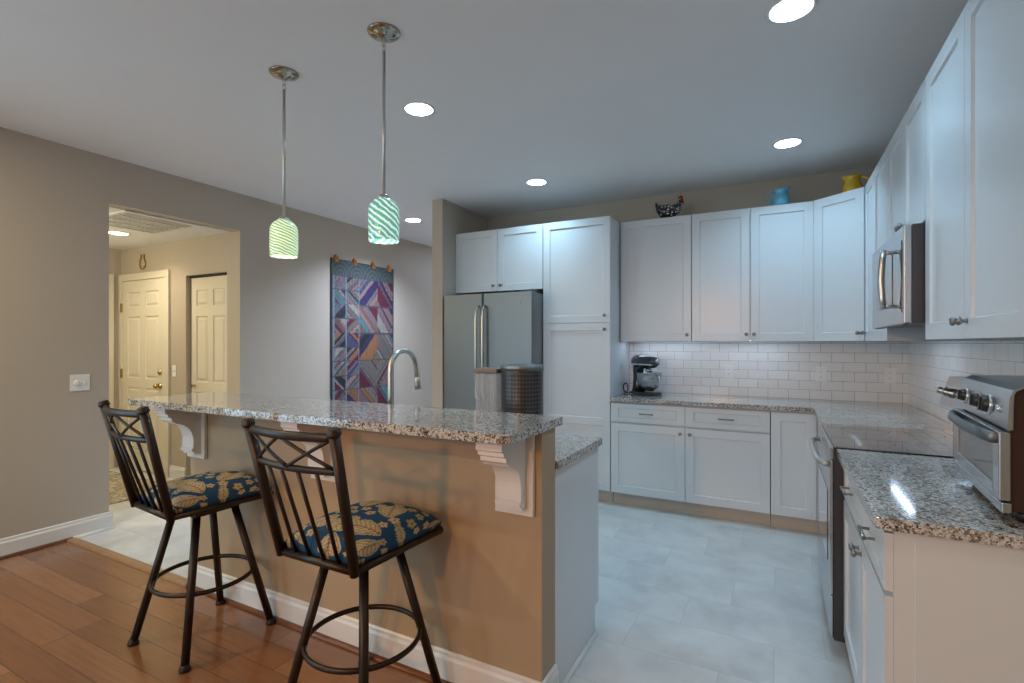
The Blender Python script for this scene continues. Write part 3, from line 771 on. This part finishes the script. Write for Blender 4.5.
# ------------------------------------------------------------------ microwave
t = thing('microwave', 'stainless over the range microwave with a curved handle', 'microwave', (.49, 3.400, 1.452), -pi/2)
WM = .790; HM = .412
part('body', MB().box(.002, WM-.002, .0, XR-.49-.001, .004, HM, .002), darkm, t)
fr = MB().box(.004, WM-.004, -.030, -.0005, .0, HM, .006)
fd = part('door', fr, steel_d, t)
part('window', MB().box(.045, .560, -.0325, -.029, .085, HM-.085, .001), blackg, fd, 'dark glass window')
part('control_panel', MB().box(.605, WM-.03, -.0325, -.029, .05, HM-.06, .001), blackg, fd, 'dark control panel')
hz = [(.585, -.066, .072), (.585, -.072, .12), (.585, -.077, .205), (.585, -.072, .29), (.585, -.066, .340)]
hm = MB().tube(hz, [.012, .0135, .014, .0135, .012], 12)
for z in (.085, .328): hm.tube([(.585, -.031, z), (.585, -.068, z)], .0085, 10)
part('handle', hm, nickel, fd, 'bowed vertical handle')
vt = MB()
for k in range(9): vt.box(.05+k*.075, .11+k*.075, -.022, -.004, -.004, .001)
part('vent_slot', vt, blackp, t)
part('light_lens', MB().box(.60, .70, .10, .18, -.003, .003), blackp, t)

# ------------------------------------------------------------------ range
t = thing('electric_range', 'stainless slide in range with a black glass cooktop', 'range', (.213, 3.368, 0), -pi/2)
WR = .762; DR = XR-.213-.008
part('body', MB().box(.0, WR, .003, DR, .075, .900, .002), darkm, t)
part('foot', MB().lathe([(.001, 0), (.018, 0), (.018, .074), (.001, .074)], (.05, .08, 0), 14), blackp, t)
part('foot', MB().lathe([(.001, 0), (.018, 0), (.018, .074), (.001, .074)], (WR-.05, .08, 0), 14), blackp, t)
ck = part('cooktop', MB().box(.001, WR-.001, .004, DR-.075, .9005, .9185, .004), blackg, t, 'black glass cooktop')
part('front_trim', MB().box(.0, WR, -.012, .003, .865, .920, .005), steel_d, t)
for cx, cy, rr in ((.2, .18, .105), (.56, .17, .085), (.2, .43, .08), (.56, .43, .105)):
    part('burner_ring', MB().rings([[(cx+r*cos(a), cy+r*sin(a), .9187) for a in [2*pi*k/40 for k in range(40)]] for r in (rr-.003, rr)], cap=False), darkm, ck)
od = part('oven_door', MB().box(.006, WR-.006, -.012, .0025, .270, .860, .004), steel_d, t)
part('window', MB().box(.12, WR-.12, -.0145, -.0115, .38, .70, .001), blackg, od, 'dark oven window')
hp = [(.05, -.012, .834), (.052, -.030, .834), (.10, -.046, .834), (.22, -.052, .834), (WR/2, -.054, .834), (WR-.22, -.052, .834), (WR-.10, -.046, .834), (WR-.052, -.030, .834), (WR-.05, -.012, .834)]
part('handle', MB().tube(hp, .0135, 12), nickel, od, 'bowed steel oven handle')
part('drawer', MB().box(.006, WR-.006, -.010, .0025, .080, .264, .004), steel_d, t)
part('backguard_riser', MB().box(.004, WR-.004, DR-.070, DR, .9005, 1.06, .002), steel_d, t)
bgp = [(DR-.125, 1.055), (DR-.085, 1.200), (DR-.03, 1.205), (DR, 1.19), (DR, 1.061), (DR-.05, 1.061)]
bg = part('backguard', MB().prism(bgp, 'x', 0, WR, False, .003), steel_d, t)
for x in (.06, .16, .60, .70):
    q = MB().lathe([(.001, -.042), (.013, -.042), (.016, -.036), (.018, -.014), (.024, -.010), (.025, 0)], (0, 0, 0), 18, 'y')
    q.xf(Matrix.Translation((x, DR-.106, 1.125)) @ Matrix.Rotation(-.27, 4, 'X'))
    part('control_knob', q, nickel, bg, 'metal control knob')

# ------------------------------------------------------------------ toaster oven
ta = atan2(1.712-2.262, .508-.550)
t = thing('toaster_oven', 'large stainless toaster oven with three black knobs on the right worktop', 'toaster oven', (.550, 2.264, CZ+.001), ta)
WT = .555; H0 = .030
prof = [(.012, H0), (.012, .235), (.014, .320), (.022, .336), (.040, .3455), (.270, .350), (.275, .345), (.275, H0)]
part('housing', MB().prism(prof, 'x', .016, WT-.016), browns, t, 'dark brown side housing')
tp = [(.004, .238), (.008, .319), (.016, .338), (.036, .3490), (.265, .3525), (.265, .3505), (.040, .3470), (.021, .336), (.013, .318), (.010, .238)]
part('control_panel', MB().prism(tp, 'x', .0, WT), steel_d, t)
for x in (.001, WT-.017):
    part('end_trim', MB().prism([(.006, .236), (.009, .318), (.016, .334), (.018, .334), (.016, .236)], 'x', x, x+.016, False, .003), steel_d, t)
fdoor_ = MB()
z0, z1 = .070, .232
for r in ((.0, .058, z0-.012, z1), (WT-.058, WT, z0-.012, z1), (.058, WT-.058, z0-.012, z0+.022), (.058, WT-.058, z1-.024, z1)): fdoor_.box(r[0], r[1], -.012, .0105, r[2], r[3], .003)
td = part('door', fdoor_, steel_d, t)
part('glass', MB().box(.057, WT-.057, -.004, .002, z0+.021, z1-.023), ovenglass, td, 'clear oven window')
hb = [(.030, -.010, .213), (.033, -.022, .214), (.09, -.034, .215), (WT/2, -.041, .215), (WT-.09, -.034, .215), (WT-.033, -.022, .214), (WT-.030, -.010, .213)]
part('handle', MB().tube(hb, .0150, 12, False, .50), steel_v, td, 'wide bowed steel handle')
part('base_trim', MB().box(.0, WT, -.008, .013, H0-.004, .054, .004), steel_d, t)
part('rack', MB().tube([(.08, .03, .14), (WT-.08, .03, .14)], .003, 6).tube([(.08, .03, .14), (.08, .28, .14)], .003, 6).tube([(WT-.08, .03, .14), (WT-.08, .28, .14)], .003, 6), chrome, t)
def tknob(x, z, r, m, lb):
    y = .004+(z-.238)*.09
    q = MB().lathe([(.0005, -.018), (r*.8, -.018), (r*.92, -.014), (r, -.004), (r, 0)], (0, 0, 0), 24, 'y')
    q.box(-.004, .004, -.023, -.016, -r*.8, r*.8, .001); q.xf(Matrix.Translation((x, y, z)) @ Matrix.Rotation(-.09, 4, 'X'))
    kk = part('knob', q, m, t, lb)
    rg = MB().tube([(cos(a)*(r+.004), 0, sin(a)*(r+.004)) for a in [2*pi*k/28 for k in range(28)]], .0045, 8, True); rg.xf(Matrix.Translation((x, y-.002, z)) @ Matrix.Rotation(-.09, 4, 'X'))
    part('bezel', rg, chrome, kk, 'chrome ring')
tknob(.085, .285, .020, blackp, 'black knob'); tknob(.255, .284, .021, blackp, 'black knob'); tknob(.362, .284, .024, blackp, 'black knob')
q = MB().lathe([(.0005, -.010), (.010, -.010), (.012, -.004), (.012, 0)], (0, 0, 0), 16, 'y'); q.xf(Matrix.Translation((.465, .009, .282)) @ Matrix.Rotation(-.09, 4, 'X')); part('button', q, chrome, t)
q = MB().lathe([(.0005, -.010), (.008, -.010), (.010, 0)], (0, 0, 0), 16, 'y'); q.xf(Matrix.Translation((.185, .009, .278)) @ Matrix.Rotation(-.09, 4, 'X')); part('button', q, chrome, t)
for x in (.05, WT-.05):
    for y in (.05, .26): part('foot', MB().lathe([(.001, 0), (.018, 0), (.022, .012), (.022, H0), (.001, H0)], (x, y, 0), 14), blackp, t)
vs = MB()
for k in range(6): vs.box(WT-.0165, WT-.0150, .07+k*.03, .085+k*.03, .10, .15)
part('side_vent', vs, blackp, t)

# ------------------------------------------------------------------ stand mixer
t = thing('stand_mixer', 'black stand mixer with a steel bowl at the left end of the back worktop', 'stand mixer', (-1.045, 4.535, CZ+.001), -.55)
# the head points to +x and slightly to the front
part('base', MB().prism([(-.11, -.07), (-.13, 0), (-.11, .07), (.02, .10), (.11, .095), (.135, .05), (.135, -.05), (.11, -.095), (.02, -.10)], 'z', 0, .030, False, .008), mixb, t)
q = MB().rings([[(cx+rx*cos(a), ry*sin(a), z) for a in [2*pi*k/20 for k in range(20)]] for cx, rx, ry, z in ((-.085, .055, .060, .028), (-.088, .045, .050, .08), (-.090, .040, .046, .16), (-.085, .048, .052, .225), (-.075, .06, .058, .245))])
part('column', q, mixb, t)
hd = [(-.155, .004), (-.150, .030), (-.135, .052), (-.10, .064), (-.03, .068), (.04, .064), (.10, .056), (.125, .046), (.135, .034), (.138, .004)]
q = MB(); q.rings([[(x, r*cos(a)*.92, .292+r*sin(a)*.95) for a in [2*pi*k/24 for k in range(24)]] for x, r in hd])
h = part('head', q, mixb, t)
q = MB(); q.rings([[(x, (r+.0015)*cos(a)*.92, .292+(r+.0015)*sin(a)*.95) for a in [pi+.22-.44*(k/8) if 0 else -.40+.28*k/8 for k in range(9)]+[-.12-.28*k/8 for k in range(9)]] for x, r in hd[1:-1]], cap=False)
part('band', MB().box(-.12, .118, -.064, .064, .262, .276, .004), chrome, h, 'chrome trim band')
part('hub_cap', MB().lathe([(.001, .012), (.016, .010), (.020, 0), (.020, -.02)], (.132, 0, .300), 18, 'x'), chrome, h, 'chrome attachment hub')
part('speed_lever', MB().tube([(-.03, -.060, .272), (-.03, -.078, .272)], .006, 8), chrome, h)
part('beater_shaft', MB().lathe([(.030, .232), (.030, .205), (.014, .200), (.012, .150)], (.045, 0, 0), 18), chrome, h)
bw = [(.035, .036), (.040, .036), (.044, .046), (.075, .062), (.098, .10), (.106, .150), (.109, .195), (.112, .198), (.107, .196), (.103, .150), (.094, .102), (.06, .066)]
b = part('bowl', MB().lathe(bw, (.045, 0, 0), 36), steel_d, t, 'polished steel bowl')
part('bowl_handle', MB().tube([(.150, -.02, .175), (.185, -.03, .172), (.198, -.032, .13), (.185, -.03, .085), (.135, -.02, .085)], .006, 8), chrome, b)
cp = [(-.12, -.02, .02), (-.165, -.05, .007), (-.185, -.08, .03), (-.18, -.09, .075), (-.15, -.085, .095), (-.135, -.08, .06), (-.15, -.08, .012), (-.19, -.07, .007)]
cv = []
for i in range(len(cp)-1):
    p0, p1, p2, p3 = [Vector(cp[max(0, min(len(cp)-1, i+k))]) for k in (-1, 0, 1, 2)]
    for s in range(6):
        u = s/6; cv.append(.5*((2*p1)+(-p0+p2)*u+(2*p0-5*p1+4*p2-p3)*u*u+(-p0+3*p1-3*p2+p3)*u**3))
part('power_cord', MB().tube(cv, .005, 8), blackp, t)

# ------------------------------------------------------------------ hen and pitchers on top of the cabinets
t = thing('hen_figurine', 'black speckled ceramic hen with a red comb standing on the wall cabinets', 'figurine', (-.835, 4.525, UT+.001), -pi/2); t.scale = (1.0, 1.0, 1.0)
# local y runs from tail (-) to head (+); world +x after the turn
body = [((0, -.120, .152), .004, .006, -.7), ((0, -.112, .132), .013, .016, -.8), ((0, -.096, .098), .030, .032, -.5), ((0, -.066, .072), .050, .058, -.15), ((0, -.025, .066), .062, .062, 0),
        ((0, .020, .067), .060, .061, .1), ((0, .055, .082), .046, .050, .55), ((0, .076, .108), .031, .034, .95), ((0, .087, .130), .023, .024, 1.1), ((0, .097, .148), .020, .019, .8), ((0, .112, .155), .011, .011, .3)]
hb_ = part('body', MB().loft(body, 20), henm, t)
part('comb', MB().prism([(.076, .158), (.070, .184), (.082, .177), (.090, .196), (.099, .179), (.110, .188), (.114, .165), (.105, .160)], 'x', -.005, .005, False, .002), redg, t, 'red comb')
part('wattle', MB().lathe([(.001, .112), (.010, .117), (.012, .132), (.004, .148)], (0, .112, 0), 12), redg, t, 'red wattle')
part('beak', MB().tube([(0, .110, .156), (0, .131, .150)], [.007, .001], 8), yelg, t)
part('foot', MB().lathe([(.001, 0), (.036, 0), (.032, .012), (.030, .030)], (0, 0, 0), 18), henm, t)

def pitcher(name, label, m, loc, rz, s=1.0):
    t = thing(name, label, 'pitcher', loc, rz)
    pr = [(.040, 0), (.056, .004), (.066, .025), (.069, .050), (.064, .078), (.053, .104), (.049, .122), (.053, .140), (.060, .155)]
    q = MB(); rr = []
    for (r, z) in pr+[(r-.005, max(z-.001, .008)) for r, z in pr[::-1]]:
        ring = []
        for k in range(36):
            a = 2*pi*k/36
            f = max(0, cos(a))**6*max(0, (z-.115)/.040)
            ring.append((s*(r*cos(a)+.020*f), s*r*sin(a)*(1-.15*f), s*(z+.010*f)))
        rr.append(ring)
    q.rings(rr); part('body', q, m, t)
    hp = [(-.050, 0, .135), (-.075, 0, .140), (-.100, 0, .125), (-.108, 0, .095), (-.095, 0, .060), (-.066, 0, .042)]
    part('handle', MB().tube([tuple(s*c for c in p) for p in hp], .0085*s, 10), m, t)
    return t
pitcher('pitcher', 'pale blue glazed pitcher with its handle on the left, on top of the wall cabinets', blueg, (.02, 4.545, UT+.001), -.25, .90)
pitcher('pitcher', 'yellow glazed pitcher with its handle on the right, on top of the corner cabinet', yelg, (.485, 4.47, UT+.001), pi-.1, .95)

# ------------------------------------------------------------------ bar stools
rs = random.Random(11)
BLUE = (.022, .078, .165); CREAM = (.56, .46, .30); TAN = (.36, .24, .12); OLIVE = (.33, .29, .13); RUST = (.30, .16, .07)
MOT = []
tries = 0
while len(MOT) < 52 and tries < 6000:
    tries += 1
    u, v = rs.uniform(-.24, .24), rs.uniform(-.27, .27); kind = rs.choice('pplf') if len(MOT) < 24 else rs.choice('lff'); size = {'l': .050, 'p': .062, 'f': .022}[kind]*rs.uniform(.85, 1.15)
    if all(math.hypot(u-a, v-b) > (size+c)*(.74 if len(MOT) < 24 else .86) for a, b, c, *_ in MOT): MOT.append((u, v, size, kind, rs.uniform(0, 2*pi), rs.choice([CREAM, CREAM, (.50, .42, .22), (.52, .40, .27)])))
def seat_col(u, v):
    for cx, cy, s, kind, a, c in MOT:
        dx, dy = u-cx, v-cy
        if abs(dx) > 1.4*s or abs(dy) > 1.4*s: continue
        x = (dx*cos(a)+dy*sin(a))/s; y = (-dx*sin(a)+dy*cos(a))/s
        if kind == 'p':          # heart shaped leaf with a veined middle
            w = .78*math.sqrt(max(0, 1-x*x))*(1-.45*x) if abs(x) < 1 else -1
            if abs(y) < w:
                if abs(y) > w-.09: return CREAM
                if abs(y) > w-.17: return TAN
                if abs(y) < .05: return RUST
                if math.sin((x*1.2+abs(y))*17) > .55: return TAN
                return c
        elif kind == 'l':        # lobed feather leaf
            w = .50*math.sqrt(max(0, 1-x*x))*(.66+.34*abs(math.cos(x*11))) if abs(x) < 1 else -1
            if abs(y) < w:
                if abs(y) < .045: return TAN
                return c if math.sin((x-abs(y)*.8)*22) > -.6 else OLIVE
        else:                    # small blossom
            r = math.hypot(x, y); th = atan2(y, x)
            if r < .24: return RUST
            if r < .62+.38*abs(math.cos(th*2.5)):
                return TAN if r > .50+.38*abs(math.cos(th*2.5)) else c
    return BLUE
def cushion(wb, wf, dp):
    N = 120; q = MB(); bm = q.bm; lay = bm.loops.layers.float_color.new('Col'); G = []
    def hgt(a, b):
        k = (1-abs(a)**5)*(1-abs(b)**5); return .018+.070*max(0, k)**.50*(1-.34*(a*a+b*b)*.5)
    for i in range(N+1):
        row = []
        for j in range(N+1):
            a, b = -1+2*i/N, -1+2*j/N; a, b = 1.5*a-.5*a**3, 1.5*b-.5*b**3
            # round the corners a little
            ra, rb = a*math.sqrt(1-.06*b*b*abs(a)), b*math.sqrt(1-.06*a*a*abs(b))
            w = wb+(wf-wb)*(rb+1)/2
            row.append(bm.verts.new((ra*w/2, rb*dp/2, hgt(a, b))))
        G.append(row)
    def paintf(f):
        c = f.calc_center_median(); k = 1+.42*max(0, 1-c.z/.060)**1.5; cc = seat_col(c.x*k, c.y*k)
        for l in f.loops: l[lay] = (*cc, 1)
    for i in range(N):
        for j in range(N):
            f = bm.faces.new((G[i][j], G[i+1][j], G[i+1][j+1], G[i][j+1])); f.smooth = True; paintf(f)
    bnd = [G[i][0] for i in range(N)]+[G[N][j] for j in range(N)]+[G[i][N] for i in range(N, 0, -1)]+[G[0][j] for j in range(N, 0, -1)]
    lo = [bm.verts.new((v.co.x*.985, v.co.y*.985, 0)) for v in bnd]
    for i in range(len(bnd)):
        f = bm.faces.new((bnd[i], lo[i], lo[(i+1) % len(lo)], bnd[(i+1) % len(bnd)])); f.smooth = True; paintf(f)
    f = bm.faces.new(lo); paintf(f)
    return q
def stool(label, loc, rz):
    t = thing('bar_stool', label, 'bar stool', loc, rz, 'bar stools at the breakfast bar')
    base = []
    for sx in (-1, 1):
        for sy in (-1, 1):
            lg = part('leg', MB().tube([(sx*.200, sy*.203, .012), (sx*.0885, sy*.0885, .596)], .0165, 14), bronze, t); base.append(lg)
            part('foot_cap', MB().lathe([(.001, 0), (.022, 0), (.024, .004), (.022, .012), (.018, .020), (.017, .028)], (sx*.201, sy*.204, 0), 16), bronze, lg)
    ring = part('foot_ring', MB().tube([(.206*cos(a), .208*sin(a), .280) for a in [2*pi*k/56 for k in range(56)]], .0105, 10, True, .8), bronze, t); base.append(ring)
    sp = part('swivel_plate', MB().box(-.105, .105, -.105, .105, .590, .606, .003).lathe([(.07, .606), (.07, .626)], seg=24).box(-.10, .10, -.15, .15, .622, .632), bronze, t); base.append(sp)
    wb, wf, dp = .352, .392, .430
    q = MB()
    for s in (-1, 1): q.tube([(s*wb/2, -dp/2, .640), (s*wf/2, dp/2, .640)], .0135, 10)
    q.tube([(-wf/2, dp/2, .640), (wf/2, dp/2, .640)], .0135, 10); q.tube([(-wb/2, -dp/2, .640), (wb/2, -dp/2, .640)], .0145, 10)
    q.box(-wb/2, wb/2, -dp/2+.01, dp/2-.01, .632, .650)
    part('seat_frame', q, bronze, t)
    cu = part('seat_cushion', cushion(wb+.004, wf+.012, dp+.01), fabric, t, 'blue cushion with a cream leaf print'); cu.location = (0, .006, .652)
    def post(f, s): return Vector((s*(.1755+.0265*f), -.2155-.110*f, .630+.474*f))
    for s in (-1, 1):
        p = part('back_post', MB().tube([post(0, s), post(.5, s), post(1, s)], .0170, 14), bronze, t)
        dv = (post(1, s)-post(0, s)).normalized(); e = post(1, s)
        part('finial', MB().tube([e-dv*.012, e-dv*.006, e, e+dv*.003, e+dv*.010, e+dv*.014], [.0175, .0215, .0225, .019, .021, .014], 16), bronze, p)
    def rail(f, bow, r, fl, nm):
        a, b = post(f, -1), post(f, 1); L = []
        for k in range(13):
            u = k/12; p = a.lerp(b, u); p.y -= bow*math.sin(pi*u); L.append(p)
        return part(nm, MB().tube(L, r, 10, False, fl), bronze, t)
    rail(.965, .036, .0150, .60, 'top_rail'); rail(.735, .030, .0120, .7, 'lower_rail')
    def at(f, u, bow):
        p = post(f, -1).lerp(post(f, 1), u); p.y -= bow*math.sin(pi*u); return p
    for (f0, u0, f1, u1) in ((.945, .05, .745, .5), (.755, .05, .945, .46), (.945, .50, .755, .95), (.745, .5, .945, .95)):
        n = 6; q = [at(f0+(f1-f0)*k/n, u0+(u1-u0)*k/n, .034) for k in range(n+1)]
        part('lattice_bar', MB().tube(q, .0060, 8), bronze, t)
    for u in (.21, .40, .60, .79):
        a = at(.73, u, .030); b = Vector((-wb/2+wb*u, -dp/2, .648))
        part('spindle', MB().tube([a, a.lerp(b, .5), b], .0066, 10), bronze, t)
    return t, base
s1, base = stool('bar stool at the left end of the bar with a blue leaf print cushion', (-2.400, 1.44, 0), -.10)
s2 = dup(s1, (-1.37, 1.414, 0), -.01, 'right hand bar stool, nearest the camera, with a blue leaf print cushion')
for b in base: b.rotation_euler = (0, 0, .10)      # the seat is swivelled, the legs stand square to the bar
